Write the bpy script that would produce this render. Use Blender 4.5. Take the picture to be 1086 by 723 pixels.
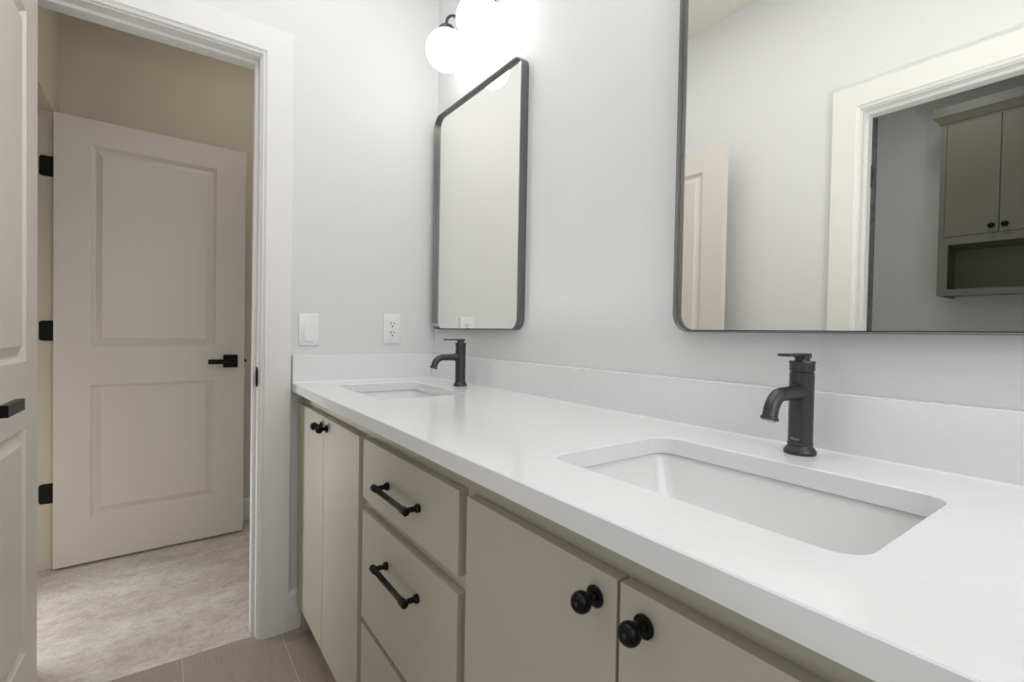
import bpy, bmesh, math
from mathutils import Vector, Matrix

for o in list(bpy.data.objects):
    bpy.data.objects.remove(o, do_unlink=True)
scn = bpy.context.scene
COL = scn.collection
PI = math.pi

# ------------------------------------------------------------------ camera
CAMX, CAMY, CAMZ = 1.898911, -0.957726, 1.103768
YAW, PITCH, ROLL, FPX = 0.626915, 0.016739, 0.017838, 512.36058
fw0 = Vector((-math.cos(YAW), math.sin(YAW), 0)); rt0 = Vector((math.sin(YAW), math.cos(YAW), 0)); up0 = Vector((0, 0, 1))
fw = fw0 * math.cos(PITCH) - up0 * math.sin(PITCH)
up1 = up0 * math.cos(PITCH) + fw0 * math.sin(PITCH)
rt = rt0 * math.cos(ROLL) + up1 * math.sin(ROLL)
up = up1 * math.cos(ROLL) - rt0 * math.sin(ROLL)
cam_data = bpy.data.cameras.new('camera')
cam_data.sensor_fit = 'HORIZONTAL'; cam_data.sensor_width = 36.0
cam_data.lens = FPX / 1086.0 * 36.0
cam_data.clip_start = 0.02
cam = bpy.data.objects.new('camera', cam_data); COL.objects.link(cam)
m = Matrix.Identity(4)
for i in range(3):
    m[i][0] = rt[i]; m[i][1] = up[i]; m[i][2] = -fw[i]; m[i][3] = (CAMX, CAMY, CAMZ)[i]
cam.matrix_world = m
scn.camera = cam

# ------------------------------------------------------------------ light and exposure
GLOBE_STRENGTH = 4.2
GLOBE_COLOR = (1.0, 0.98, 0.945)
FLASH_W, BOUNCE_W, HALL_W, ROOM_W, LAUNDRY_W, CAB_FILL_W, FRONT_W = 1.9, 7.6, 1.8, 5.4, 2.5, 2.9, 8.8
scn.view_settings.view_transform = 'Standard'
scn.view_settings.look = 'None'
scn.view_settings.exposure = 0.0
scn.view_settings.gamma = 1.0
scn.view_settings.use_curve_mapping = False
world = bpy.data.worlds.new('world'); scn.world = world; world.use_nodes = True
world.node_tree.nodes['Background'].inputs[0].default_value = (0.8, 0.85, 1.0, 1)
world.node_tree.nodes['Background'].inputs[1].default_value = 0.02

def area_light(name, loc, target, w, size, color):
    d = bpy.data.lights.new(name, 'AREA'); d.energy = w; d.size = size; d.color = color; d.shape = 'DISK'
    o = bpy.data.objects.new(name, d); COL.objects.link(o); o.location = loc
    o.rotation_euler = (Vector(target) - Vector(loc)).to_track_quat('-Z', 'Y').to_euler()
    return o
COOL = (0.985, 0.985, 1.0)
b_ = area_light('camera_flash', (2.05, -0.76, 1.25), (1.25, -1.42, 2.30), FLASH_W, 0.12, COOL)
b_.data.spread = math.radians(110)
area_light('far_end_fill', (2.75, -0.55, 1.85), (0, -0.7, 1.2), FRONT_W, 1.2, COOL)  # added fill behind the camera, no window there; evens out the end wall
b_ = area_light('ceiling_bounce', (1.10, -0.62, 2.71), (1.10, -0.62, 0), BOUNCE_W, 1.8, COOL)  # soft fill added under the ceiling, like bounced flash
b_.data.shape = 'RECTANGLE'; b_.data.size_y = 0.7; b_.rotation_euler = (0, 0, 0)
b_ = area_light('side_room_daylight', (-0.93, -1.90, 0.36), (0.2, -0.85, 0.60), ROOM_W, 0.3, (0.96, 0.97, 1.0))
b_.data.spread = math.radians(112)
b_ = area_light('cabinet_fill', (1.30, -1.80, 0.62), (1.05, -0.5, 0.75), CAB_FILL_W, 0.7, COOL)  # added low fill inside the laundry, brightens the cabinet fronts
b_.data.shape = 'RECTANGLE'; b_.data.size_y = 0.85
area_light('hall_fill', (-0.6, -0.55, 2.70), (-0.6, -0.55, 0), HALL_W, 0.3, (1.0, 0.92, 0.80))  # unseen light added to lift the hall
area_light('laundry_fill', (1.1, -2.3, 2.70), (1.1, -2.3, 0), LAUNDRY_W, 0.3, COOL)  # unseen light added to lift the reflected room

# ------------------------------------------------------------------ materials
def lin(c):
    return tuple(((x / 255) / 12.92 if x / 255 <= 0.04045 else (((x / 255) + 0.055) / 1.055) ** 2.4) for x in c) + (1.0,)

def mat(name, rgb, rough=0.5, metal=0.0, spec=0.5, bump=None, noise=None, coat=0.0):
    """bump=(scale, strength, distance); noise=(scale, amount) slight tonal variation"""
    mt = bpy.data.materials.new(name); mt.use_nodes = True
    nt = mt.node_tree; b = nt.nodes['Principled BSDF']
    col = lin(rgb)
    b.inputs['Base Color'].default_value = col
    b.inputs['Roughness'].default_value = rough
    b.inputs['Metallic'].default_value = metal
    b.inputs['Specular IOR Level'].default_value = spec
    b.inputs['Coat Weight'].default_value = coat
    if bump or noise:
        tc = nt.nodes.new('ShaderNodeTexCoord')
    if noise:
        n = nt.nodes.new('ShaderNodeTexNoise'); n.inputs['Scale'].default_value = noise[0]; n.inputs['Detail'].default_value = 4
        nt.links.new(tc.outputs['Object'], n.inputs['Vector'])
        r = nt.nodes.new('ShaderNodeValToRGB')
        a = noise[1]
        r.color_ramp.elements[0].position = 0.3; r.color_ramp.elements[1].position = 0.7
        r.color_ramp.elements[0].color = tuple(c * (1 - a) for c in col[:3]) + (1,)
        r.color_ramp.elements[1].color = tuple(min(1, c * (1 + a)) for c in col[:3]) + (1,)
        nt.links.new(n.outputs['Fac'], r.inputs['Fac']); nt.links.new(r.outputs['Color'], b.inputs['Base Color'])
    if bump:
        n2 = nt.nodes.new('ShaderNodeTexNoise'); n2.inputs['Scale'].default_value = bump[0]; n2.inputs['Detail'].default_value = 3
        nt.links.new(tc.outputs['Object'], n2.inputs['Vector'])
        bp = nt.nodes.new('ShaderNodeBump'); bp.inputs['Strength'].default_value = bump[1]; bp.inputs['Distance'].default_value = bump[2]
        nt.links.new(n2.outputs['Fac'], bp.inputs['Height']); nt.links.new(bp.outputs['Normal'], b.inputs['Normal'])
    return mt

M_WALL = mat('wall_paint', (231, 232, 232), 0.6, bump=(160, 0.25, 0.002))
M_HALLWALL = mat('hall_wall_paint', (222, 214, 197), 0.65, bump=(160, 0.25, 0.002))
M_CEIL = mat('ceiling_paint', (235, 232, 224), 0.8, bump=(120, 0.25, 0.002))
M_TRIM = mat('trim_paint', (238, 238, 236), 0.35, bump=(60, 0.04, 0.001))
M_DOOR = mat('door_paint', (229, 223, 216), 0.4, bump=(220, 0.08, 0.001))
M_CAB = mat('cabinet_paint', (190, 185, 167), 0.42, bump=(300, 0.05, 0.0005), noise=(3, 0.02))
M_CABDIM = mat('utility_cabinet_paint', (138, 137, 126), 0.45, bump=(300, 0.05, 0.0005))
M_QUARTZ = mat('white_quartz', (240, 241, 242), 0.16, noise=(60, 0.012))
M_PORC = mat('porcelain', (240, 240, 240), 0.08, coat=0.3)
M_BLACK = mat('matte_black_metal', (7, 7, 7), 0.3, metal=0.0, spec=0.25)
M_HINGE = mat('black_hinge_metal', (8, 8, 8), 0.6, spec=0.3)
M_BRONZE = mat('gunmetal_faucet', (80, 79, 79), 0.37, metal=0.8, bump=(900, 0.06, 0.0003))
M_FRAME = mat('gunmetal_frame', (124, 123, 123), 0.32, metal=0.85, bump=(500, 0.05, 0.0003))
M_LAMPMETAL = mat('lamp_metal', (90, 86, 84), 0.35, metal=0.8)
M_PLASTIC = mat('white_plastic', (243, 243, 244), 0.25)
M_SLOT = mat('dark_slot', (50, 48, 46), 0.6)
M_LETTER = mat('etched_letters', (185, 184, 182), 0.5)
M_CHROME = mat('drain_metal', (150, 150, 150), 0.25, metal=1.0)
M_GAP = mat('dark_void', (40, 36, 32), 0.9)
M_CAULK = mat('white_caulk', (247, 247, 246), 0.4)
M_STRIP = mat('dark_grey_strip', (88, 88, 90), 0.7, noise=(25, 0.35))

mt = bpy.data.materials.new('mirror_glass'); mt.use_nodes = True
b = mt.node_tree.nodes['Principled BSDF']
b.inputs['Base Color'].default_value = (0.965, 0.965, 0.915, 1); b.inputs['Metallic'].default_value = 1.0; b.inputs['Roughness'].default_value = 0.0
M_MIRROR = mt

mt = bpy.data.materials.new('lit_opal_glass'); mt.use_nodes = True
b = mt.node_tree.nodes['Principled BSDF']
b.inputs['Base Color'].default_value = (0.95, 0.95, 0.93, 1); b.inputs['Roughness'].default_value = 0.2
b.inputs['Emission Color'].default_value = GLOBE_COLOR + (1,); b.inputs['Emission Strength'].default_value = GLOBE_STRENGTH
M_GLOBE = mt

def tile_material():
    mt = bpy.data.materials.new('linen_floor_tile'); mt.use_nodes = True
    nt = mt.node_tree; b = nt.nodes['Principled BSDF']; L = nt.links
    tc = nt.nodes.new('ShaderNodeTexCoord')
    mp = nt.nodes.new('ShaderNodeMapping'); mp.inputs['Location'].default_value = (0.30, 0.604, 0)
    L.new(tc.outputs['Object'], mp.inputs['Vector'])
    br = nt.nodes.new('ShaderNodeTexBrick'); br.offset = 0.35; br.inputs['Scale'].default_value = 1.0
    br.inputs['Brick Width'].default_value = 0.60; br.inputs['Row Height'].default_value = 0.2955
    br.inputs['Mortar Size'].default_value = 0.0016; br.inputs['Mortar Smooth'].default_value = 0.1
    br.inputs['Color1'].default_value = lin((174, 162, 151)); br.inputs['Color2'].default_value = lin((167, 156, 145))
    br.inputs['Mortar'].default_value = lin((205, 196, 187))
    L.new(mp.outputs['Vector'], br.inputs['Vector'])
    m2 = nt.nodes.new('ShaderNodeMapping'); m2.inputs['Scale'].default_value = (9, 420, 1)
    L.new(tc.outputs['Object'], m2.inputs['Vector'])
    n = nt.nodes.new('ShaderNodeTexNoise'); n.inputs['Scale'].default_value = 1.0; n.inputs['Detail'].default_value = 5
    L.new(m2.outputs['Vector'], n.inputs['Vector'])
    mr = nt.nodes.new('ShaderNodeMapRange'); mr.inputs['From Min'].default_value = 0.3; mr.inputs['From Max'].default_value = 0.7
    mr.inputs['To Min'].default_value = 0.84; mr.inputs['To Max'].default_value = 1.1
    L.new(n.outputs['Fac'], mr.inputs['Value'])
    mx = nt.nodes.new('ShaderNodeMixRGB'); mx.blend_type = 'MULTIPLY'; mx.inputs['Fac'].default_value = 1.0
    L.new(br.outputs['Color'], mx.inputs['Color1']); L.new(mr.outputs['Result'], mx.inputs['Color2'])
    L.new(mx.outputs['Color'], b.inputs['Base Color']); b.inputs['Roughness'].default_value = 0.45
    return mt
M_TILE = tile_material()

def concrete_material():
    mt = bpy.data.materials.new('dusty_concrete'); mt.use_nodes = True
    nt = mt.node_tree; b = nt.nodes['Principled BSDF']; L = nt.links
    tc = nt.nodes.new('ShaderNodeTexCoord')
    def noise(scale, det, sc=(1, 1, 1), rough=0.6, dist=0.0):
        mp = nt.nodes.new('ShaderNodeMapping'); mp.inputs['Scale'].default_value = sc
        L.new(tc.outputs['Object'], mp.inputs['Vector'])
        n = nt.nodes.new('ShaderNodeTexNoise'); n.inputs['Scale'].default_value = scale; n.inputs['Detail'].default_value = det
        n.inputs['Roughness'].default_value = rough; n.inputs['Distortion'].default_value = dist
        L.new(mp.outputs['Vector'], n.inputs['Vector']); return n
    def ramp(n, p0, c0, p1, c1):
        r = nt.nodes.new('ShaderNodeValToRGB')
        r.color_ramp.elements[0].position = p0; r.color_ramp.elements[0].color = c0
        r.color_ramp.elements[1].position = p1; r.color_ramp.elements[1].color = c1
        L.new(n.outputs['Fac'], r.inputs['Fac']); return r
    base = ramp(noise(2.6, 6, (1.4, 0.8, 1), 0.65, 0.4), 0.36, lin((214, 204, 195)), 0.62, lin((244, 240, 236)))
    fine = ramp(noise(16, 9, (1.5, 0.9, 1), 0.8, 0.5), 0.40, (0.62, 0.57, 0.52, 1), 0.56, (1, 1, 1, 1))
    mx = nt.nodes.new('ShaderNodeMixRGB'); mx.blend_type = 'MULTIPLY'; mx.inputs['Fac'].default_value = 0.5
    L.new(base.outputs['Color'], mx.inputs['Color1']); L.new(fine.outputs['Color'], mx.inputs['Color2'])
    grit = ramp(noise(75, 6, (1.3, 1, 1), 0.8, 0.3), 0.38, (0.70, 0.66, 0.62, 1), 0.52, (1, 1, 1, 1))
    mg = nt.nodes.new('ShaderNodeMixRGB'); mg.blend_type = 'MULTIPLY'; mg.inputs['Fac'].default_value = 0.55
    L.new(mx.outputs['Color'], mg.inputs['Color1']); L.new(grit.outputs['Color'], mg.inputs['Color2'])
    spk = ramp(noise(70, 3, (1, 1, 1), 0.5), 0.72, (1, 1, 1, 1), 0.78, (0.55, 0.5, 0.46, 1))
    mx2 = nt.nodes.new('ShaderNodeMixRGB'); mx2.blend_type = 'MULTIPLY'; mx2.inputs['Fac'].default_value = 0.8
    L.new(mg.outputs['Color'], mx2.inputs['Color1']); L.new(spk.outputs['Color'], mx2.inputs['Color2'])
    L.new(mx2.outputs['Color'], b.inputs['Base Color']); b.inputs['Roughness'].default_value = 0.8
    bp = nt.nodes.new('ShaderNodeBump'); bp.inputs['Strength'].default_value = 0.15; bp.inputs['Distance'].default_value = 0.004
    L.new(noise(26, 6).outputs['Fac'], bp.inputs['Height']); L.new(bp.outputs['Normal'], b.inputs['Normal'])
    return mt
M_CONC = concrete_material()

# ------------------------------------------------------------------ mesh helpers
def box(bm, x0, x1, y0, y1, z0, z1, bev=0.0, seg=2):
    r = bmesh.ops.create_cube(bm, size=1.0)
    vs = r['verts']
    for v in vs:
        v.co = Vector((x0 + (v.co.x + 0.5) * (x1 - x0), y0 + (v.co.y + 0.5) * (y1 - y0), z0 + (v.co.z + 0.5) * (z1 - z0)))
    if bev > 0:
        es = list({e for v in vs for e in v.link_edges})
        bmesh.ops.bevel(bm, geom=es, offset=bev, segments=seg, profile=0.5, affect='EDGES')
    return bm

def lathe(bm, prof, c=(0, 0, 0), axis='z', seg=40):
    """prof: list of (radius, height); closed at ends where radius is 0"""
    c = Vector(c); rings = []
    for r, h in prof:
        if r < 1e-7:
            p = {'z': Vector((0, 0, h)), '-y': Vector((0, -h, 0)), 'x': Vector((h, 0, 0)), 'y': Vector((0, h, 0))}[axis]
            rings.append([bm.verts.new(c + p)]); continue
        ring = []
        for k in range(seg):
            a = 2 * PI * k / seg; ca, sa = r * math.cos(a), r * math.sin(a)
            p = {'z': Vector((ca, sa, h)), '-y': Vector((ca, -h, sa)), 'x': Vector((h, ca, sa)), 'y': Vector((sa, h, ca))}[axis]
            ring.append(bm.verts.new(c + p))
        rings.append(ring)
    for a, b in zip(rings, rings[1:]):
        for k in range(seg):
            k2 = (k + 1) % seg
            if len(a) == 1 and len(b) == 1: continue
            if len(a) == 1: bm.faces.new((a[0], b[k], b[k2]))
            elif len(b) == 1: bm.faces.new((a[k], b[0], a[k2]))
            else: bm.faces.new((a[k], b[k], b[k2], a[k2]))
    for ring in (rings[0], rings[-1]):
        if len(ring) > 1:
            bm.faces.new(ring)
    return bm

def tube(bm, pts, radii, seg=24, side=Vector((1, 0, 0))):
    pts = [Vector(p) for p in pts]; rings = []
    if not isinstance(radii, (list, tuple)): radii = [radii] * len(pts)
    for i, p in enumerate(pts):
        t = (pts[min(i + 1, len(pts) - 1)] - pts[max(i - 1, 0)]).normalized()
        u = side - t * side.dot(t); u.normalize(); w = t.cross(u)
        rings.append([bm.verts.new(p + radii[i] * (u * math.cos(2 * PI * k / seg) + w * math.sin(2 * PI * k / seg))) for k in range(seg)])
    for a, b in zip(rings, rings[1:]):
        for k in range(seg):
            bm.faces.new((a[k], a[(k + 1) % seg], b[(k + 1) % seg], b[k]))
    bm.faces.new(rings[0][::-1]); bm.faces.new(rings[-1])
    return bm

def obj(name, bm, material, parent=None, smooth=None, offset=None):
    """Link bm as one mesh object. offset: subtract this from the coordinates (world-space modelling)."""
    if offset is None and parent is not None and 'base' in parent.keys():
        offset = Vector(parent['base'])
    if offset is not None:
        bmesh.ops.translate(bm, verts=bm.verts[:], vec=-Vector(offset))
    bmesh.ops.recalc_face_normals(bm, faces=bm.faces[:])
    me = bpy.data.meshes.new(name); bm.to_mesh(me); bm.free()
    me.materials.append(material)
    if smooth is not None:
        me.polygons.foreach_set('use_smooth', [True] * len(me.polygons))
        me.set_sharp_from_angle(angle=math.radians(smooth))
    o = bpy.data.objects.new(name, me); COL.objects.link(o)
    if parent is not None: o.parent = parent
    return o

BASES = {}
def thing(name, label, cat, loc=(0, 0, 0), group=None, kind=None, rotz=0.0):
    o = bpy.data.objects.new(name, None); COL.objects.link(o)
    o.empty_display_size = 0.05
    o.location = loc; o.rotation_euler = (0, 0, rotz)
    o['label'] = label; o['category'] = cat
    if group: o['group'] = group
    if kind: o['kind'] = kind
    return o

def part(name, bm, material, parent, smooth=None, label=None, world=False):
    """world=True: bm is in world coordinates under an unrotated thing"""
    off = None
    if world:
        off = Vector((0, 0, 0)); q = parent
        while q is not None:
            off += Vector(q.location); q = q.parent
    o = obj(name, bm, material, parent, smooth, off)
    if label: o['label'] = label
    return o

def struct(name, bm, material, label, cat, smooth=None):
    o = obj(name, bm, material, None, smooth)
    o['kind'] = 'structure'; o['label'] = label; o['category'] = cat
    return o

def dup(root, loc, label, group=None):
    def cp(o, parent):
        c = o.copy(); COL.objects.link(c)
        if parent is not None: c.parent = parent
        for ch in list(o.children): cp(ch, c)
        return c
    r = cp(root, None); r.location = loc; r['label'] = label
    if group: r['group'] = group
    return r

def B(): return bmesh.new()

def rrect(hx, hy, r, n=8):
    pts = []
    for cx, cy, a0 in ((hx - r, hy - r, 0), (-hx + r, hy - r, PI / 2), (-hx + r, -hy + r, PI), (hx - r, -hy + r, 1.5 * PI)):
        for k in range(n + 1):
            a = a0 + PI / 2 * k / n
            pts.append((cx + r * math.cos(a), cy + r * math.sin(a)))
    return pts

# ------------------------------------------------------------------ dimensions
HC = 0.9078          # counter top
CT = 0.030           # counter thickness
DEP = 0.5748         # counter depth
CEILZ = 2.7434
YW = -1.420          # left wall
T = 0.115            # wall thickness
XF = 3.0             # wall behind the camera
HX = -1.20           # hall back wall
HY = -1.352          # hall left wall
LY = -3.15           # laundry back wall

# ------------------------------------------------------------------ shell
bm = B(); box(bm, -0.024, XF, YW - T / 2, 0, -0.06, 0)
struct('floor', bm, M_TILE, 'grey-brown linen-look floor tile in front of the vanity', 'floor')
bm = B(); box(bm, HX, -0.029, HY - 0.1, 0, -0.06, -0.002)
struct('floor_hall', bm, M_CONC, 'bare dusty concrete floor beyond the doorway', 'floor')
bm = B(); box(bm, -0.029, -0.024, -1.296, -0.684, -0.06, -0.003)
struct('trim_4', bm, M_GAP, 'thin dark joint between the floor tile and the bare concrete', 'floor joint')
bm = B(); box(bm, 0.3, XF, LY, YW - T / 2 - 0.001, -0.06, -0.002)
struct('floor_laundry', bm, M_CONC, 'floor of the dim room reflected in the mirror', 'floor')
bm = B(); box(bm, -0.05, XF, YW - T / 2, 0, CEILZ, CEILZ + 0.05)
struct('ceiling', bm, M_CEIL, 'white ceiling above the vanity', 'ceiling')
bm = B(); box(bm, HX - T, -0.05, HY - T, 0, CEILZ, CEILZ + 0.05)
struct('ceiling_hall', bm, M_CEIL, 'ceiling of the space beyond the doorway', 'ceiling')
bm = B(); box(bm, 0.3, XF, LY - T, YW - T / 2, CEILZ, CEILZ + 0.05)
struct('ceiling_laundry', bm, M_CEIL, 'ceiling of the dim room reflected in the mirror', 'ceiling')

bm = B(); box(bm, HX - T, XF + T, 0, T, -0.06, CEILZ)
struct('wall_right', bm, M_WALL, 'white wall that carries the mirrors and the vanity lights', 'wall')
OR_, OL, OZ = -0.684, -1.296, 2.050            # jamb faces of the end doorway, head height
JT = 0.018
bm = B()
box(bm, -T, 0, OR_ + JT, 0, -0.06, CEILZ); box(bm, -T, 0, YW - T, OL - JT, -0.06, CEILZ); box(bm, -T, 0, OL - JT, OR_ + JT, OZ + JT, CEILZ)
struct('wall_back', bm, M_WALL, 'white end wall with the doorway, switch and outlet', 'wall')
DX0, DX1 = 1.107, 1.920                         # opening in the left wall
bm = B()
box(bm, 0, DX0 - JT, YW - T, YW, -0.06, CEILZ); box(bm, DX1 + JT, XF + T, YW - T, YW, -0.06, CEILZ); box(bm, DX0 - JT, DX1 + JT, YW - T, YW, OZ + JT, CEILZ)
struct('wall_left', bm, M_WALL, 'white wall with a cased opening, seen in the large mirror', 'wall')
bm = B(); box(bm, XF, XF + T, LY - T, 0, -0.06, CEILZ)
struct('wall_front', bm, M_WALL, 'white wall behind the camera', 'wall')
bm = B(); box(bm, HX - T, HX, HY - T, 0, -0.06, CEILZ)
struct('wall_hall_back', bm, M_HALLWALL, 'beige wall behind the open panelled door', 'wall')
CX0, CX1 = -1.067, -0.300                       # closet opening in the hall's left wall
bm = B()
box(bm, HX, CX0 - JT, HY - T, HY, -0.06, CEILZ); box(bm, CX1 + JT, -T, HY - T, HY, -0.06, CEILZ); box(bm, CX0 - JT, CX1 + JT, HY - T, HY, OZ + JT, CEILZ)
struct('wall_hall_left', bm, M_HALLWALL, 'wall with the closet opening left of the open panelled door', 'wall')
bm = B()
box(bm, HX - T, -0.05, HY - T - 0.75, HY - T - 0.7, -0.06, CEILZ); box(bm, HX - T - 0.05, HX - T, HY - T - 0.75, HY - T, -0.06, CEILZ)
box(bm, -0.12, -0.05, HY - T - 0.7, YW - T - 0.001, -0.06, CEILZ); box(bm, HX - T, -0.12, HY - T - 0.7, HY - T, -0.06, -0.004); box(bm, HX - T, -0.12, HY - T - 0.7, HY - T, CEILZ, CEILZ + 0.05)
struct('wall_closet', bm, M_HALLWALL, 'closet shell behind the hinged panelled door', 'wall')
bm = B()
box(bm, 0.3 - T, XF, LY - T, LY, -0.06, CEILZ); box(bm, 0.3 - T, 0.3, LY, YW - T, -0.06, CEILZ)
struct('wall_laundry', bm, M_WALL, 'dim grey-looking wall behind the reflected wall cabinet', 'wall')

# --- casings: a moulded profile (u outward from the opening, v out from the wall) swept round three sides
PROF = [(0, 0), (0, 0.0085), (0.0035, 0.0115), (0.0075, 0.0115), (0.0095, 0.0135), (0.0125, 0.0145), (0.0135, 0.018), (0.0985, 0.018), (0.0985, 0)]
def casing(bm, a0, a1, zt, place):
    cols = []
    for u, v in PROF:
        cols.append([bm.verts.new(place(*q)) for q in ((a0 - u, 0.0, v), (a0 - u, zt + u, v), (a1 + u, zt + u, v), (a1 + u, 0.0, v))])
    n = len(cols)
    for i in range(n):
        A, Bc = cols[i], cols[(i + 1) % n]
        for k in range(3):
            bm.faces.new((A[k], A[k + 1], Bc[k + 1], Bc[k]))
    bm.faces.new([c[0] for c in cols]); bm.faces.new([c[3] for c in cols])

def lining(bm, a0, a1, zt, d0, d1, place_box, stop=(0.042, 0.078)):
    place_box(bm, a0 - JT, a0, d0, d1, 0, zt + JT); place_box(bm, a1, a1 + JT, d0, d1, 0, zt + JT); place_box(bm, a0, a1, d0, d1, zt, zt + JT)

def stops(bm, a0, a1, zt, d0, d1, place_box, s=0.011):
    place_box(bm, a0, a0 + s, d0, d1, 0, zt); place_box(bm, a1 - s, a1, d0, d1, 0, zt); place_box(bm, a0 + s, a1 - s, d0, d1, zt - s, zt)

# end doorway (opening runs along y, wall thickness along x)
px = lambda bm, a0, a1, d0, d1, z0, z1: box(bm, d0, d1, a0, a1, z0, z1)
t1 = thing('trim_1', 'white moulded casing round the doorway in the end wall', 'door frame', (0, (OL + OR_) / 2, 0), kind='structure')
bm = B(); casing(bm, OL - 0.005, OR_ + 0.005, OZ + 0.005, lambda a, z, v: (v, a, z)); part('casing', bm, M_TRIM, t1, world=True)
bm = B(); casing(bm, OL - 0.005, OR_ + 0.005, OZ + 0.005, lambda a, z, v: (-T - v, a, z)); part('casing', bm, M_TRIM, t1, world=True)
bm = B(); lining(bm, OL, OR_, OZ, -T, 0.0, px); part('jamb', bm, M_TRIM, t1, world=True)
bm = B(); stops(bm, OL, OR_, OZ, -0.078, -0.040, px); part('door_stop', bm, M_TRIM, t1, world=True)
bm = B()
prof = [(-0.034, 0.0), (-0.034, 0.0018), (-0.006, 0.0024), (0.000, 0.0060), (0.0045, 0.0085), (0.0070, 0.0080), (0.0050, 0.0)]   # x, distance from the jamb
lev = []
for k in range(9):                       # the curled lip is rounded off towards the top and bottom
    t_ = -1 + 2 * k / 8; f_ = math.sqrt(max(0.0, 1 - t_ * t_)) ** 0.7
    lev.append([bm.verts.new((x_ if x_ < -0.01 else -0.006 + (x_ + 0.006) * f_, OR_ - (d_ if x_ < -0.01 or d_ == 0 else 0.0018 + max(0, d_ - 0.0018) * f_), 0.9315 + 0.0345 * t_)) for x_, d_ in prof])
for A, C in zip(lev, lev[1:]):
    for k in range(len(prof)): bm.faces.new((A[k], A[(k + 1) % len(prof)], C[(k + 1) % len(prof)], C[k]))
bm.faces.new(lev[0]); bm.faces.new(lev[-1])
part('strike_plate', bm, M_HINGE, t1, world=True, label='black strike plate on the right jamb')

# cased opening in the left wall (opening runs along x)
py = lambda bm, a0, a1, d0, d1, z0, z1: box(bm, a0, a1, d0, d1, z0, z1)
t2 = thing('trim_2', 'white moulded casing reflected in the large mirror', 'door frame', ((DX0 + DX1) / 2, YW, 0), kind='structure')
bm = B(); casing(bm, DX0 - 0.005, DX1 + 0.005, OZ + 0.005, lambda a, z, v: (a, YW + v, z)); part('casing', bm, M_TRIM, t2, world=True)
bm = B(); casing(bm, DX0 - 0.005, DX1 + 0.005, OZ + 0.005, lambda a, z, v: (a, YW - T - v, z)); part('casing', bm, M_TRIM, t2, world=True)
bm = B(); lining(bm, DX0, DX1, OZ, YW - T, YW, py); part('jamb', bm, M_TRIM, t2, world=True)
bm = B(); stops(bm, DX0, DX1, OZ, YW - 0.075, YW - 0.037, py); part('door_stop', bm, M_TRIM, t2, world=True)
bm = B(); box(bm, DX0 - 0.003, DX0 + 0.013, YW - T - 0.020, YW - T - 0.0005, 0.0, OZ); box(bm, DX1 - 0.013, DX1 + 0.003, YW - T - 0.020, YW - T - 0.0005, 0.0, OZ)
part('jamb_shade_strip', bm, M_STRIP, t2, world=True, label='dark strip standing for the shaded edge past the jamb')  # shade on the door edge and gap, put into a dark grey strip
for hz in (0.30, 1.02, 1.80):
    bm = B(); box(bm, DX0, DX0 + 0.002, YW - T + 0.002, YW - T + 0.036, hz - 0.045, hz + 0.045, 0.0005, 1)
    part('hinge', bm, M_HINGE, t2, world=True)

# closet opening in the hall's left wall
t3 = thing('trim_3', 'white casing of the closet opening in the hall', 'door frame', ((CX0 + CX1) / 2, HY, 0), kind='structure')
bm = B(); lining(bm, CX0, CX1, OZ, HY - T, HY, py); part('jamb', bm, M_HALLWALL, t3, world=True)  # jamb takes the darker hall paint to carry its shade
bm = B(); stops(bm, CX0, CX1, OZ, HY - 0.100, HY - 0.064, py); part('door_stop', bm, M_TRIM, t3, world=True)

# --- baseboards
def baseboard(bm, axis, a0, a1, wall, sgn, z0=0.0, z1=0.140, t=0.014):
    n = [(0, z0), (t, z0), (t, z1 - 0.010), (t - 0.004, z1 - 0.003), (t - 0.007, z1), (0, z1)]
    ends = []
    for a in (a0, a1):
        ends.append([bm.verts.new((wall + sgn * d, a, z) if axis == 'y' else (a, wall + sgn * d, z)) for d, z in n])
    for k in range(len(n)):
        k2 = (k + 1) % len(n); bm.faces.new((ends[0][k], ends[0][k2], ends[1][k2], ends[1][k]))
    bm.faces.new(ends[0]); bm.faces.new(ends[1])
bm = B(); baseboard(bm, 'y', OR_ + 0.005 + 0.0985, -0.535, 0.0, 1)
struct('baseboard_back', bm, M_TRIM, 'short white baseboard between the door casing and the vanity', 'baseboard')
bm = B(); baseboard(bm, 'x', 0.02, DX0 - 0.1035, YW, 1); baseboard(bm, 'x', DX1 + 0.1035, XF, YW, 1)
struct('baseboard_left', bm, M_TRIM, 'white baseboard along the wall facing the vanity', 'baseboard')
bm = B(); baseboard(bm, 'y', HY + 0.002, -0.001, HX, 1, 0.016)
struct('baseboard_hall', bm, M_TRIM, 'white baseboard held just off the concrete behind the open door', 'baseboard')
bm = B(); baseboard(bm, 'x', 0.3, XF, LY, 1)
struct('baseboard_laundry', bm, M_TRIM, 'baseboard in the reflected dim room', 'baseboard')

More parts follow.
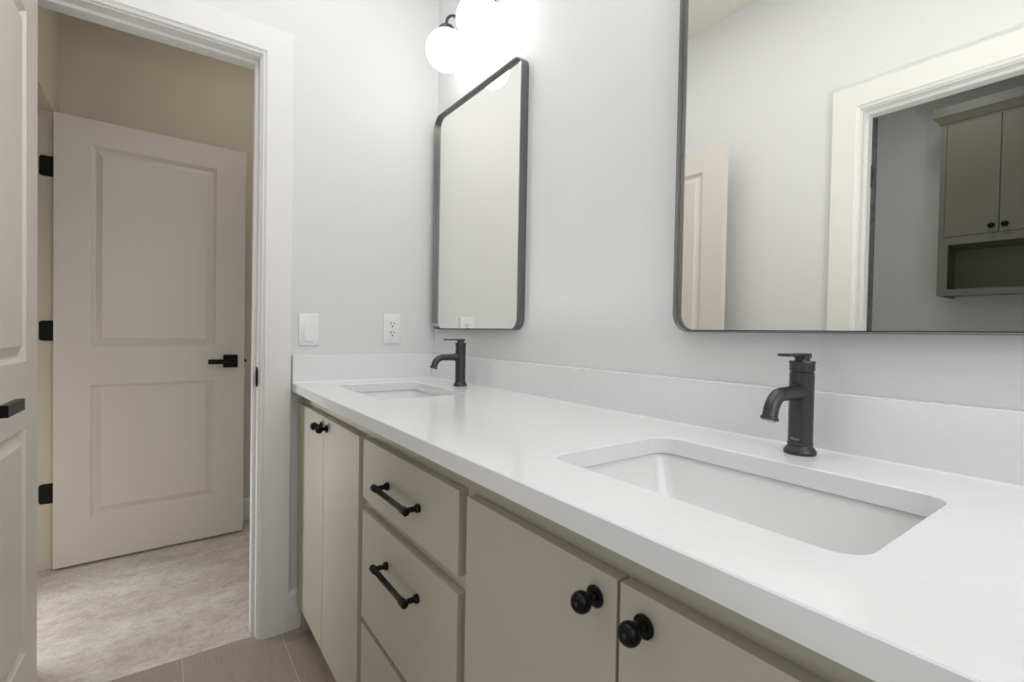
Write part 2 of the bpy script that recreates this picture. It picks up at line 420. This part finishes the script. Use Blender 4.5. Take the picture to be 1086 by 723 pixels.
# ------------------------------------------------------------------ panelled doors
def panel_door(w, h, t, panels):
    """slab in local x (0..w), y (0..t), z (0..h); moulded panels on both faces"""
    bm = B()
    steps = [(0.0, 0.0), (0.0012, 0.0030), (0.0120, 0.0130), (0.0150, 0.0135), (0.0390, 0.0014), (0.0405, 0.0)]
    xs = [0, panels[0][0], panels[0][1], w]
    zs = [0] + [q for p in panels for q in (p[2], p[3])] + [h]
    for side in (0, 1):
        Y = (lambda d: d) if side == 0 else (lambda d: t - d)
        def q(x0, x1, z0, z1, d=0.0):
            bm.faces.new([bm.verts.new((x0, Y(d), z0)), bm.verts.new((x1, Y(d), z0)), bm.verts.new((x1, Y(d), z1)), bm.verts.new((x0, Y(d), z1))])
        for i in range(3):
            for j in range(len(zs) - 1):
                if i == 1 and j % 2 == 1:
                    x0, x1, z0, z1 = xs[1], xs[2], zs[j], zs[j + 1]
                    loops = []
                    for ins, d in steps:
                        loops.append([bm.verts.new((x0 + ins, Y(d), z0 + ins)), bm.verts.new((x1 - ins, Y(d), z0 + ins)),
                                      bm.verts.new((x1 - ins, Y(d), z1 - ins)), bm.verts.new((x0 + ins, Y(d), z1 - ins))])
                    for A, C in zip(loops, loops[1:]):
                        for k in range(4):
                            bm.faces.new((A[k], A[(k + 1) % 4], C[(k + 1) % 4], C[k]))
                    bm.faces.new(loops[-1])
                else:
                    q(xs[i], xs[i + 1], zs[j], zs[j + 1])
    for f in ([(0, 0, 0), (0, t, 0), (0, t, h), (0, 0, h)], [(w, 0, 0), (w, t, 0), (w, t, h), (w, 0, h)],
              [(0, 0, 0), (w, 0, 0), (w, t, 0), (0, t, 0)], [(0, 0, h), (w, 0, h), (w, t, h), (0, t, h)]):
        bm.faces.new([bm.verts.new(p) for p in f])
    bmesh.ops.remove_doubles(bm, verts=bm.verts[:], dist=1e-5)
    return bm

def lever_set(door, xc, zc, t, toward, sides=(0, 1)):
    """square rose with a flat lever on each face; 'toward' = -1 points to the hinge (local -x)"""
    for s in sides:
        sg = -1 if s == 0 else 1
        y0 = 0.0 if s == 0 else t
        def yb(a, b): return (min(y0 + sg * a, y0 + sg * b), max(y0 + sg * a, y0 + sg * b))
        bm = B(); ya, yb_ = yb(0, 0.009)
        box(bm, xc - 0.0335, xc + 0.0335, ya, yb_, zc - 0.0335, zc + 0.0335, 0.001)
        rose = part('rose', bm, M_BLACK, door)
        bm = B(); ya, yb_ = yb(0.009, 0.055)
        box(bm, xc - 0.0115, xc + 0.0115, ya, yb_, zc - 0.0115, zc + 0.0115, 0.001)
        ya, yb_ = yb(0.046, 0.060)
        xa, xb = sorted((xc - toward * 0.0125, xc + toward * 0.105))
        box(bm, xa, xb, ya, yb_, zc - 0.0125, zc + 0.0125, 0.001)
        part('lever', bm, M_BLACK, door)

DH = 2.029
# closet door: hinge at the hall's left wall, face towards the camera. local x runs along the door, local y into the back
da = 0.037
d1 = thing('door_1', 'white two-panel door standing open in the hall beyond the doorway', 'door', (-1.0245, -1.3484, 0.0114), kind='structure', rotz=PI / 2 + da)
w1 = 0.7507
PAN = [(0.125, w1 - 0.134, 0.2095, 0.8185), (0.125, w1 - 0.134, 0.995, 1.9145)]
part('slab', panel_door(w1, DH, 0.035, PAN), M_DOOR, d1, smooth=25)
lever_set(d1, 0.685, 0.917, 0.035, -1)
bm = B(); box(bm, w1, w1 + 0.002, 0.0045, 0.0305, 0.888, 0.946, 0.0005, 1); part('latch_plate', bm, M_BLACK, d1)
bm = B(); box(bm, w1 + 0.002, w1 + 0.012, 0.011, 0.024, 0.910, 0.924, 0.002); part('latch_bolt', bm, M_BLACK, d1)
for hz in (0.345, 1.077, 1.807):
    bm = B()
    hzl = hz - 0.0114
    box(bm, -0.0505, -0.004, 0.0385, 0.0405, hzl - 0.045, hzl + 0.045)
    # round the two free corners of the plate that is screwed to the jamb
    es = [e for e in bm.edges if all(v.co.x < -0.05 for v in e.verts) and abs(e.verts[0].co.z - e.verts[1].co.z) < 1e-6]
    bmesh.ops.bevel(bm, geom=es, offset=0.012, segments=4, profile=0.5, affect='EDGES')
    lathe(bm, [(0, -0.046), (0.006, -0.046), (0.006, 0.046), (0, 0.046)], (0.0, 0.0415, hzl), 'z', 16)
    part('hinge', bm, M_HINGE, d1)

# bathroom door leaf: hinged on the left jamb, swung back almost flat to the left wall
ang = math.atan2(-1.268 + 1.246, 0.592 + 0.010)
d2 = thing('door_2', 'white two-panel door folded back at the left edge of the picture', 'door', (-0.010, -1.246, 0.0114), kind='structure', rotz=ang)
w2 = 0.603
PAN2 = [(0.1135, w2 - 0.1135, 0.2095, 0.8185), (0.1135, w2 - 0.1135, 0.995, 1.9145)]
bm = panel_door(w2, DH, 0.035, PAN2)
for v in bm.verts: v.co.y = v.co.y - 0.035      # local y=0 is the visible face
part('slab', bm, M_DOOR, d2, smooth=25)
for s in (1,):
    zc = 0.918; xc = w2 - 0.068
    bm = B(); box(bm, xc - 0.0335, xc + 0.0335, 0, 0.009, zc - 0.0335, zc + 0.0335, 0.001); part('rose', bm, M_BLACK, d2)
    bm = B(); box(bm, xc - 0.0115, xc + 0.0115, 0.009, 0.055, zc - 0.0115, zc + 0.0115, 0.001)
    box(bm, xc - 0.105, xc + 0.0125, 0.047, 0.062, zc - 0.0125, zc + 0.0125, 0.001); part('lever', bm, M_BLACK, d2)
bm = B(); box(bm, w2, w2 + 0.002, -0.0305, -0.0045, 0.888, 0.946, 0.0005, 1); part('latch_plate', bm, M_BLACK, d2)

# ------------------------------------------------------------------ vanity cabinets
YC, YFR = -0.533, -0.552       # face-frame plane, door-front plane
ZU = HC - CT                   # underside of the top
def knob(parent, x, z, y=YFR, s=1.0):
    bm = B()
    pr = [(0, 0), (0.0125, 0), (0.0125, 0.0022), (0.0108, 0.0038), (0.0066, 0.0052), (0.0054, 0.0075), (0.0054, 0.0105), (0.0070, 0.0122)]
    r, c = 0.0124, 0.0225
    for k in range(3, 25):
        a = -PI / 2 + PI * k / 24
        pr.append((max(0, r * math.cos(a)) if k < 24 else 0, c + r * 0.97 * math.sin(a)))
    pr = [(a * s, b * s) for a, b in pr]
    lathe(bm, pr, (x, y, z), '-y', 36)
    return part('knob', bm, M_BLACK, parent, smooth=40, world=True)

def front_panel(x0, x1, z0, z1):
    bm = B(); box(bm, x0, x1, YFR, YC, z0, z1, 0.0006, 2); return bm

def carcass(x0, x1, openings, leg_l=0.0, leg_r=0.0):
    """box with open front and a face frame; openings = list of (x0,x1,z0,z1) in the frame"""
    bm = B(); z0 = 0.095; yb = -0.022
    box(bm, x0, x0 + 0.016, YC + 0.019, yb, z0, ZU); box(bm, x1 - 0.016, x1, YC + 0.019, yb, z0, ZU)
    box(bm, x0 + 0.016, x1 - 0.016, YC + 0.019, yb, z0, z0 + 0.016); box(bm, x0 + 0.016, x1 - 0.016, yb - 0.008, yb, z0 + 0.016, ZU)
    xs = sorted({x0, x1} | {o[0] for o in openings} | {o[1] for o in openings})
    zs = sorted({z0, ZU} | {o[2] for o in openings} | {o[3] for o in openings})
    for i in range(len(xs) - 1):
        for j in range(len(zs) - 1):
            cx, cz = (xs[i] + xs[i + 1]) / 2, (zs[j] + zs[j + 1]) / 2
            if any(o[0] < cx < o[1] and o[2] < cz < o[3] for o in openings): continue
            box(bm, xs[i], xs[i + 1], YC, YC + 0.019, zs[j], zs[j + 1])
    return bm

def toe(x0, x1, leg=None):
    bm = B(); box(bm, x0, x1, -0.458, -0.440, 0.0, 0.095)
    if leg: box(bm, leg[0], leg[1], YC, -0.514, 0.0, 0.095); box(bm, leg[0], leg[0] + 0.016, -0.514, -0.458, 0.0, 0.095)
    return bm

VA = thing('vanity_cabinet', 'greige two-door sink cabinet against the end wall', 'cabinet', (0.352, -0.29, 0), 'vanity base cabinets')
part('carcass', carcass(0.003, 0.7025, [(0.045, 0.668, 0.125, 0.810)]), M_CAB, VA, world=True)
part('toe_kick', toe(0.003, 0.7025, (0.010, 0.050)), M_CAB, VA, world=True)
for x0, x1, kx in ((0.0220, 0.3535, 0.3300), (0.3570, 0.6865, 0.3900)):
    dd = part('door', front_panel(x0, x1, 0.103, 0.8345), M_CAB, VA, world=True); knob(dd, kx, 0.803)

VB = thing('vanity_cabinet', 'greige three-drawer cabinet between the two sink cabinets', 'cabinet', (0.955, -0.29, 0), 'vanity base cabinets')
part('carcass', carcass(0.7027, 1.2078, [(0.740, 1.172, 0.125, 0.355), (0.740, 1.172, 0.405, 0.640), (0.740, 1.172, 0.705, 0.815)]), M_CAB, VB, world=True)
part('toe_kick', toe(0.7027, 1.2078), M_CAB, VB, world=True)
def pull(parent, xc, z):
    bm = B(); h = 0.079
    for s in (-1, 1):
        lathe(bm, [(0, 0), (0.0088, 0), (0.0088, 0.006), (0.0074, 0.0075), (0.0054, 0.009), (0.0054, 0.029), (0, 0.029)], (xc + s * h, YFR, z), '-y', 24)
    lathe(bm, [(0, -0.0890), (0.0064, -0.0890), (0.0077, -0.0876), (0.0077, -0.0700), (0.0068, -0.0682), (0.0058, -0.0668),
               (0.0058, 0.0668), (0.0068, 0.0682), (0.0077, 0.0700), (0.0077, 0.0876), (0.0064, 0.0890), (0, 0.0890)], (xc, YFR - 0.0300, z), 'x', 24)
    return part('pull_handle', bm, M_BLACK, parent, smooth=40, world=True)
for z0, z1, pz in ((0.690, 0.8365, 0.7605), (0.391, 0.6595, 0.5835), (0.103, 0.3745, 0.300)):
    dr = part('drawer', front_panel(0.719, 1.195, z0, z1), M_CAB, VB, world=True); pull(dr, 0.9615, pz)

VC = thing('vanity_cabinet', 'greige two-door sink cabinet nearest the camera, right of the drawers', 'cabinet', (1.547, -0.29, 0), 'vanity base cabinets')
part('carcass', carcass(1.2080, 1.8880, [(1.246, 1.848, 0.125, 0.810)]), M_CAB, VC, world=True)
part('toe_kick', toe(1.2080, 1.8880), M_CAB, VC, world=True)
for x0, x1, kx in ((1.2210, 1.5435, 1.5115), (1.5480, 1.8700, 1.5810)):
    dd = part('door', front_panel(x0, x1, 0.103, 0.8350), M_CAB, VC, world=True); knob(dd, kx, 0.8025)

# ------------------------------------------------------------------ worktop
SINKS = [(0.367, -0.310), (1.525, -0.310)]
SHX, SHY, SR = 0.2135, 0.1455, 0.032
def worktop(x0, x1, y0, y1, zt, t, holes, e=0.0016):
    bm = B()
    def loop(pts, z): return [bm.verts.new((p[0], p[1], z)) for p in pts]
    def rect(i): return [(x0 + i, y0 + i), (x1 - i, y0 + i), (x1 - i, y1 - i), (x0 + i, y1 - i)]
    def ring(A, C):
        for k in range(len(A)): bm.faces.new((A[k], A[(k + 1) % len(A)], C[(k + 1) % len(A)], C[k]))
    top_loops, bot_loops = [], []
    o1, o2, o3 = loop(rect(e), zt), loop(rect(0), zt - e), loop(rect(0), zt - t)
    ring(o1, o2); ring(o2, o3); top_loops.append(o1); bot_loops.append(o3)
    for hx, hy in holes:
        h1 = loop([(hx + a, hy + b_) for a, b_ in rrect(SHX + e, SHY + e, SR + e)], zt)
        h2 = loop([(hx + a, hy + b_) for a, b_ in rrect(SHX, SHY, SR)], zt - e)
        h3 = loop([(hx + a, hy + b_) for a, b_ in rrect(SHX, SHY, SR)], zt - t)
        ring(h1, h2); ring(h2, h3); top_loops.append(h1); bot_loops.append(h3)
    for L in (top_loops, bot_loops):
        es = [bm.edges.get((l[k], l[(k + 1) % len(l)])) for l in L for k in range(len(l))]
        bmesh.ops.triangle_fill(bm, use_beauty=True, use_dissolve=False, edges=es)
    return bm
ct = thing('countertop', 'white quartz worktop with two sink cut-outs and a low backsplash', 'countertop', (0.95, -0.29, ZU))
part('slab', worktop(0.0015, 1.905, -DEP, -0.0005, HC, CT, SINKS), M_QUARTZ, ct, world=True)
bm = B(); box(bm, 0.0015, 1.905, -0.020, -0.0005, HC + 0.0004, HC + 0.1016, 0.0016); part('backsplash', bm, M_QUARTZ, ct, world=True)
bm = B()
def bead(p0, p1, nx, ny, r=0.0028):
    ends = [[bm.verts.new(q) for q in ((p[0], p[1], HC + 0.0001), (p[0] + nx * r, p[1] + ny * r, HC + 0.0001), (p[0] + nx * r * 0.4, p[1] + ny * r * 0.4, HC + r * 0.4), (p[0], p[1], HC + r))] for p in (p0, p1)]
    for k in range(4): bm.faces.new((ends[0][k], ends[0][(k + 1) % 4], ends[1][(k + 1) % 4], ends[1][k]))
    bm.faces.new(ends[0]); bm.faces.new(ends[1])
bead((0.0202, -0.0202), (1.905, -0.0202), 0, -1); bead((0.0202, -DEP + 0.002), (0.0202, -0.0202), 1, 0)
part('caulk_bead', bm, M_CAULK, ct, world=True)
bm = B(); box(bm, 0.0015, 0.0202, -DEP, -0.0204, HC + 0.0004, HC + 0.1016, 0.0016); part('side_splash', bm, M_QUARTZ, ct, world=True)

# ------------------------------------------------------------------ sinks
def make_sink(x, y, label):
    s = thing('sink', label, 'sink', (x, y, ZU - 0.15), 'undermount sinks')
    bm = B(); z = 0.15
    spec = [(SHX + 0.022, SHY + 0.022, 0.045, z - 0.0005), (SHX + 0.0065, SHY + 0.0065, 0.036, z - 0.0005), (SHX + 0.0045, SHY + 0.0045, 0.036, z - 0.003),
            (SHX + 0.002, SHY + 0.002, 0.036, z - 0.012), (SHX - 0.010, SHY - 0.006, 0.036, z - 0.045), (SHX - 0.030, SHY - 0.018, 0.040, z - 0.090),
            (SHX - 0.046, SHY - 0.030, 0.046, z - 0.120), (SHX - 0.060, SHY - 0.044, 0.050, z - 0.131), (SHX - 0.085, SHY - 0.068, 0.045, z - 0.1345),
            (0.0225, 0.0225, 0.0224, z - 0.1375)]
    rings = [[bm.verts.new((a, b_, zz)) for a, b_ in rrect(hx, hy, r)] for hx, hy, r, zz in spec]
    outer = [[bm.verts.new((a, b_, zz)) for a, b_ in rrect(hx, hy, r)] for hx, hy, r, zz in
             [(SHX + 0.022, SHY + 0.022, 0.045, z - 0.010), (SHX + 0.008, SHY + 0.008, 0.042, z - 0.014), (SHX - 0.020, SHY - 0.008, 0.050, z - 0.095), (SHX - 0.046, SHY - 0.030, 0.060, z - 0.141), (0.0225, 0.0225, 0.0224, z - 0.147)]]
    n = len(rings[0])
    for A, C in list(zip(rings, rings[1:])) + list(zip(outer, outer[1:])) + [(rings[0], outer[0]), (rings[-1], outer[-1])]:
        for k in range(n): bm.faces.new((A[k], A[(k + 1) % n], C[(k + 1) % n], C[k]))
    part('basin', bm, M_PORC, s, smooth=50)
    bm = B(); lathe(bm, [(0, z - 0.146), (0.0215, z - 0.146), (0.0235, z - 0.1368), (0.0220, z - 0.1352), (0.0180, z - 0.1362), (0.0170, z - 0.1400), (0, z - 0.1400)], seg=32)
    part('drain', bm, M_CHROME, s, smooth=40)
    return s
make_sink(*SINKS[0], 'white rectangular undermount sink beside the end wall, farther from the camera')
make_sink(*SINKS[1], 'white rectangular undermount sink nearest the camera, in front of the large faucet')

# ------------------------------------------------------------------ faucets
def make_faucet(x, y, label):
    f = thing('faucet', label, 'faucet', (x, y, HC + 0.0003), 'single-hole faucets')
    bm = B()
    lathe(bm, [(0, 0), (0.0243, 0), (0.0247, 0.002), (0.0247, 0.0050), (0.0236, 0.0070), (0.0215, 0.0100), (0.0195, 0.0125), (0.0186, 0.0142),
               (0.0193, 0.0152), (0.0197, 0.0162), (0.0197, 0.0182), (0.0190, 0.0190), (0, 0.0190)], seg=48)
    part('base', bm, M_BRONZE, f, smooth=35)
    bm = B()
    lathe(bm, [(0, 0.0190), (0.0186, 0.0190), (0.0186, 0.1372), (0.0176, 0.1382), (0.0170, 0.1386), (0.0170, 0.1402), (0, 0.1402)], seg=48)
    body = part('body', bm, M_BRONZE, f, smooth=35)
    bm = B()
    lathe(bm, [(0, 0.1402), (0.0184, 0.1402), (0.0190, 0.1410), (0.0190, 0.1520), (0.0199, 0.1530), (0.0199, 0.1560), (0.0192, 0.1570), (0, 0.1575)], seg=48)
    part('collar', bm, M_BRONZE, f, smooth=35)
    # spout: leaves the body forward (-y), bends down
    bm = B(); pts = [(0, -0.006, 0.1045), (0, -0.018, 0.1045), (0, -0.026, 0.1045), (0, -0.034, 0.1045), (0, -0.050, 0.1045), (0, -0.066, 0.1045)]
    rad = [0.0142, 0.0140, 0.0130, 0.0120, 0.0114, 0.0112]
    R, A = 0.036, math.radians(72)
    for k in range(1, 13):
        a = A * k / 12; pts.append((0, -0.070 - R * math.sin(a), 0.1045 - R * (1 - math.cos(a)))); rad.append(0.0112)
    d = Vector((0, -math.cos(A), -math.sin(A))); e = Vector(pts[-1])
    for s, r in ((0.006, 0.0112), (0.0085, 0.0116), (0.0095, 0.0132), (0.0128, 0.0134), (0.0138, 0.0126)):
        pts.append(tuple(e + d * s)); rad.append(r)
    tube(bm, pts, rad, 32)
    sp = part('spout', bm, M_BRONZE, f, smooth=35)
    bm = B(); a0 = e + d * 0.0136
    tube(bm, [tuple(a0), tuple(a0 + d * 0.0016)], 0.0098, 24); part('aerator', bm, M_CHROME, sp, label='bright aerator in the spout tip')
    bm = B()
    lathe(bm, [(0, 0.1570), (0.0118, 0.1570), (0.0112, 0.1600), (0.0112, 0.1660), (0, 0.1660)], seg=32)
    box(bm, -0.0095, 0.0095, -0.067, 0.0125, 0.1655, 0.1700, 0.0006, 1)
    box(bm, -0.0095, 0.0095, -0.0110, 0.0125, 0.1620, 0.1655)
    part('lever', bm, M_BRONZE, f, smooth=30)
    # small maker's lettering on the front of the body
    cu = bpy.data.curves.new('lettering', 'FONT'); cu.body = 'Pfister'; cu.size = 0.0058; cu.extrude = 0.0002; cu.align_x = 'CENTER'; cu.resolution_u = 2
    to = bpy.data.objects.new('lettering', cu); me = bpy.data.meshes.new_from_object(to)
    bpy.data.objects.remove(to)
    bmt = B(); bmt.from_mesh(me); bpy.data.meshes.remove(me)
    for v in bmt.verts:
        th = v.co.x / 0.0187 - 0.02; rr = 0.01865 + v.co.z
        v.co = Vector((rr * math.sin(th), -rr * math.cos(th), 0.0245 + v.co.y))
    part('lettering', bmt, M_LETTER, body, label='tiny pale maker lettering low on the body')
    return f
fa = make_faucet(1.525, -0.078, 'dark gunmetal single-lever faucet behind the sink nearest the camera')
dup(fa, (0.367, -0.078, HC + 0.0003), 'dark gunmetal single-lever faucet near the end wall, under the farther mirror')

# ------------------------------------------------------------------ mirrors
def make_mirror(x0, label):
    W_, Hh = 0.610, 0.8905; z0 = 1.1125
    mr = thing('mirror', label, 'mirror', (x0 + W_ / 2, 0, z0), 'framed wall mirrors')
    hx, hz, rc = W_ / 2, Hh / 2, 0.042
    bm = B()
    def loop(ins, yy): return [bm.verts.new((a, yy, b_ + hz)) for a, b_ in rrect(hx - ins, hz - ins, rc - ins, 10)]
    L = [loop(0, 0.0), loop(0, -0.0300), loop(0.0006, -0.0306), loop(0.0026, -0.0306), loop(0.0032, -0.0300), loop(0.0032, -0.0165)]
    L.append(loop(0.008, -0.0090)); L.append(loop(0.008, 0.0))
    n = len(L[0])
    for A, C in list(zip(L, L[1:])) + [(L[-1], L[0])]:
        for k in range(n): bm.faces.new((A[k], A[(k + 1) % n], C[(k + 1) % n], C[k]))
    part('frame', bm, M_FRAME, mr, smooth=30)
    bm = B()
    f1 = [bm.verts.new((a, -0.0162, b_ + hz)) for a, b_ in rrect(hx - 0.0052, hz - 0.0052, rc - 0.0052, 10)]
    f2 = [bm.verts.new((a, -0.0122, b_ + hz)) for a, b_ in rrect(hx - 0.0052, hz - 0.0052, rc - 0.0052, 10)]
    bm.faces.new(f1); bm.faces.new(f2[::-1])
    for k in range(n): bm.faces.new((f1[k], f1[(k + 1) % n], f2[(k + 1) % n], f2[k]))
    part('mirror_glass', bm, M_MIRROR, mr)
    return mr
make_mirror(0.0345, 'dark-framed rounded mirror above the sink by the end wall, under the globe light')
make_mirror(1.2310, 'dark-framed rounded mirror nearest the camera, reflecting the cased opening')

# ------------------------------------------------------------------ vanity lights
def make_light(xa, label):
    GX, GY, GZ, GR = 0.1118, -0.1165, 2.1380, 0.0725
    t = thing('vanity_light', label, 'wall light', (xa, 0, 2.275), 'globe vanity lights')
    bm = B(); box(bm, -0.135, 0.125, -0.020, -0.0005, 0.007, 0.084, 0.004, 3); part('backplate', bm, M_LAMPMETAL, t, smooth=40)
    for s in (-1, 1):
        x = s * GX; zc = GZ - 2.275
        bm = B(); pts = [(x, -0.016, 0.016), (x, -0.030, 0.014), (x, -0.052, 0.006), (x, -0.066, 0.001), (x, GY + 0.040, 0.0)]
        for k in range(1, 11):
            a = PI / 2 * k / 10; pts.append((x, GY + 0.036 - 0.036 * math.sin(a), -0.036 * (1 - math.cos(a))))
        pts.append((x, GY, zc + GR + 0.012))
        tube(bm, pts, 0.0052, 16); arm = part('arm', bm, M_LAMPMETAL, t, smooth=40)
        bm = B(); zt = zc + GR
        lathe(bm, [(0, zt + 0.019), (0.012, zt + 0.019), (0.024, zt + 0.013), (0.0285, zt + 0.006), (0.0290, zt - 0.008), (0.0260, zt - 0.008), (0, zt - 0.004)], (x, GY, 0), 'z', 32)
        part('socket_cap', bm, M_LAMPMETAL, t, smooth=40)
        bm = B(); pr = [(0, zc - GR)]
        for k in range(1, 32):
            a = -PI / 2 + PI * k / 32
            pr.append((GR * math.cos(a), zc + GR * math.sin(a)))
        pr.append((0, zc + GR)); lathe(bm, pr, (x, GY, 0), 'z', 48)
        part('globe', bm, M_GLOBE, t, smooth=60, label='glowing white glass globe')
    return t
vl = make_light(0.4040, 'two-globe wall light above the mirror by the end wall')
dup(vl, (1.560, 0, 2.275), 'two-globe wall light above the mirror nearest the camera')

# ------------------------------------------------------------------ switch and outlet
sw = thing('light_switch', 'white rocker light switch on the end wall beside the door casing', 'switch', (0, -0.5165, 1.103))
bm = B(); box(bm, 0.0003, 0.0058, -0.5525, -0.4805, 1.0440, 1.1625, 0.0022, 3); plate = part('wall_plate', bm, M_PLASTIC, sw, world=True, smooth=30)
bm = B()
y0, y1, z0, z1 = -0.5340, -0.4990, 1.0610, 1.1390
prof = [(0.0050, z0), (0.0110, z0), (0.0084, (z0 + z1) / 2), (0.0066, z1), (0.0050, z1)]
ends = [[bm.verts.new((d, yy, z)) for d, z in prof] for yy in (y0, y1)]
for k in range(len(prof)):
    k2 = (k + 1) % len(prof); bm.faces.new((ends[0][k], ends[0][k2], ends[1][k2], ends[1][k]))
bm.faces.new(ends[0]); bm.faces.new(ends[1])
part('rocker', bm, M_PLASTIC, sw, world=True)
for z in (1.0545, 1.1520):
    bm = B(); lathe(bm, [(0, 0.0052), (0.0030, 0.0052), (0.0030, 0.0064), (0.0022, 0.0068), (0, 0.0068)], (0, -0.5165, z), 'x', 16); part('screw', bm, M_PLASTIC, sw, world=True)

ou = thing('power_outlet', 'white double power outlet on the end wall above the side splash', 'outlet', (0, -0.1935, 1.111))
bm = B(); box(bm, 0.0003, 0.0058, -0.2295, -0.1575, 1.0515, 1.1715, 0.0022, 3); part('wall_plate', bm, M_PLASTIC, ou, world=True, smooth=30)
bm = B(); box(bm, 0.0050, 0.0078, -0.2115, -0.1755, 1.0740, 1.1490, 0.0008, 2); rec = part('receptacle', bm, M_PLASTIC, ou, world=True)
for zc in (1.0925, 1.1305):
    bm = B()
    for dy, hh in ((-0.0066, 0.0045), (0.0066, 0.0036)):
        box(bm, 0.0070, 0.0081, -0.1935 + dy - 0.0016, -0.1935 + dy + 0.0016, zc + 0.004 - hh, zc + 0.004 + hh)
    lathe(bm, [(0, 0.0070), (0.0034, 0.0070), (0.0034, 0.0081), (0, 0.0081)], (0, -0.1935, zc - 0.0085), 'x', 14)
    part('socket', bm, M_SLOT, rec, world=True, label='dark three-pin socket slots')
for z in (1.0625, 1.1605):
    bm = B(); lathe(bm, [(0, 0.0052), (0.0030, 0.0052), (0.0030, 0.0064), (0.0022, 0.0068), (0, 0.0068)], (0, -0.1935, z), 'x', 16); part('screw', bm, M_PLASTIC, ou, world=True)

# ------------------------------------------------------------------ wall cabinet in the reflected room
CF = -2.84; CB = LY
wc = thing('wall_cabinet', 'grey two-door wall cabinet with an open shelf, reflected in the large mirror', 'cabinet', (1.295, LY, 1.3695))
x0, x1, zb, zt = 1.036, 1.554, 1.3695, 2.405
bm = B()
box(bm, x0, x0 + 0.018, CF - 0.019, CB, zb, zt); box(bm, x1 - 0.018, x1, CF - 0.019, CB, zb, zt)
box(bm, x0 + 0.018, x1 - 0.018, CF - 0.019, CB, zb + 0.012, zb + 0.030); box(bm, x0 + 0.018, x1 - 0.018, CF - 0.019, CB, 1.672, 1.690)
box(bm, x0 + 0.018, x1 - 0.018, CF - 0.019, CB, zt - 0.018, zt); box(bm, x0 + 0.018, x1 - 0.018, CB + 0.001, CB + 0.010, zb + 0.03, zt - 0.018)
for q0, q1 in ((x0, x0 + 0.0255), (x1 - 0.0255, x1)): box(bm, q0, q1, CF - 0.019, CF, zb, zt)
for q0, q1 in ((x0 + 0.0255, x0 + 0.046), (x1 - 0.046, x1 - 0.0255)): box(bm, q0, q1, CF - 0.019, CF, zb, 1.7135)
for z0, z1 in ((zb, 1.407), (1.668, 1.7135), (2.374, zt)): box(bm, x0 + 0.046 if z1 < 2 else x0 + 0.0255, x1 - 0.046 if z1 < 2 else x1 - 0.0255, CF - 0.019, CF, z0, z1)
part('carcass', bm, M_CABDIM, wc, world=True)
bm = B()
prof = [(0.0, 2.385), (-0.006, 2.385), (-0.030, 2.425), (-0.033, 2.425), (-0.033, 2.478), (0.0, 2.478)]
pts3 = []
for d, z in prof:
    pts3.append([bm.verts.new((x0 + d, CB, z)), bm.verts.new((x0 + d, CF - d, z)), bm.verts.new((x1 - d, CF - d, z)), bm.verts.new((x1 - d, CB, z))])
for k in range(len(prof)):
    A, C = pts3[k], pts3[(k + 1) % len(prof)]
    for j in range(3): bm.faces.new((A[j], A[j + 1], C[j + 1], C[j]))
bm.faces.new([p[0] for p in pts3]); bm.faces.new([p[3] for p in pts3])
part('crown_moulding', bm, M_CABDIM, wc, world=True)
for a, b_, kx in ((1.0630, 1.2935, 1.2680), (1.2965, 1.5270, 1.3220)):
    bm = B(); box(bm, a, b_, CF - 0.018, CF + 0.0005, 1.716, 2.372, 0.001, 1)
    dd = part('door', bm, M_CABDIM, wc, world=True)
    bm = B(); lathe(bm, [(0, 0), (0.010, 0), (0.010, 0.003), (0.005, 0.006), (0.005, 0.016), (0.0155, 0.020), (0.0155, 0.026), (0.011, 0.030), (0, 0.031)], (kx, CF + 0.0005, 1.752), 'y', 24)
    part('knob', bm, M_BLACK, dd, smooth=40, world=True)
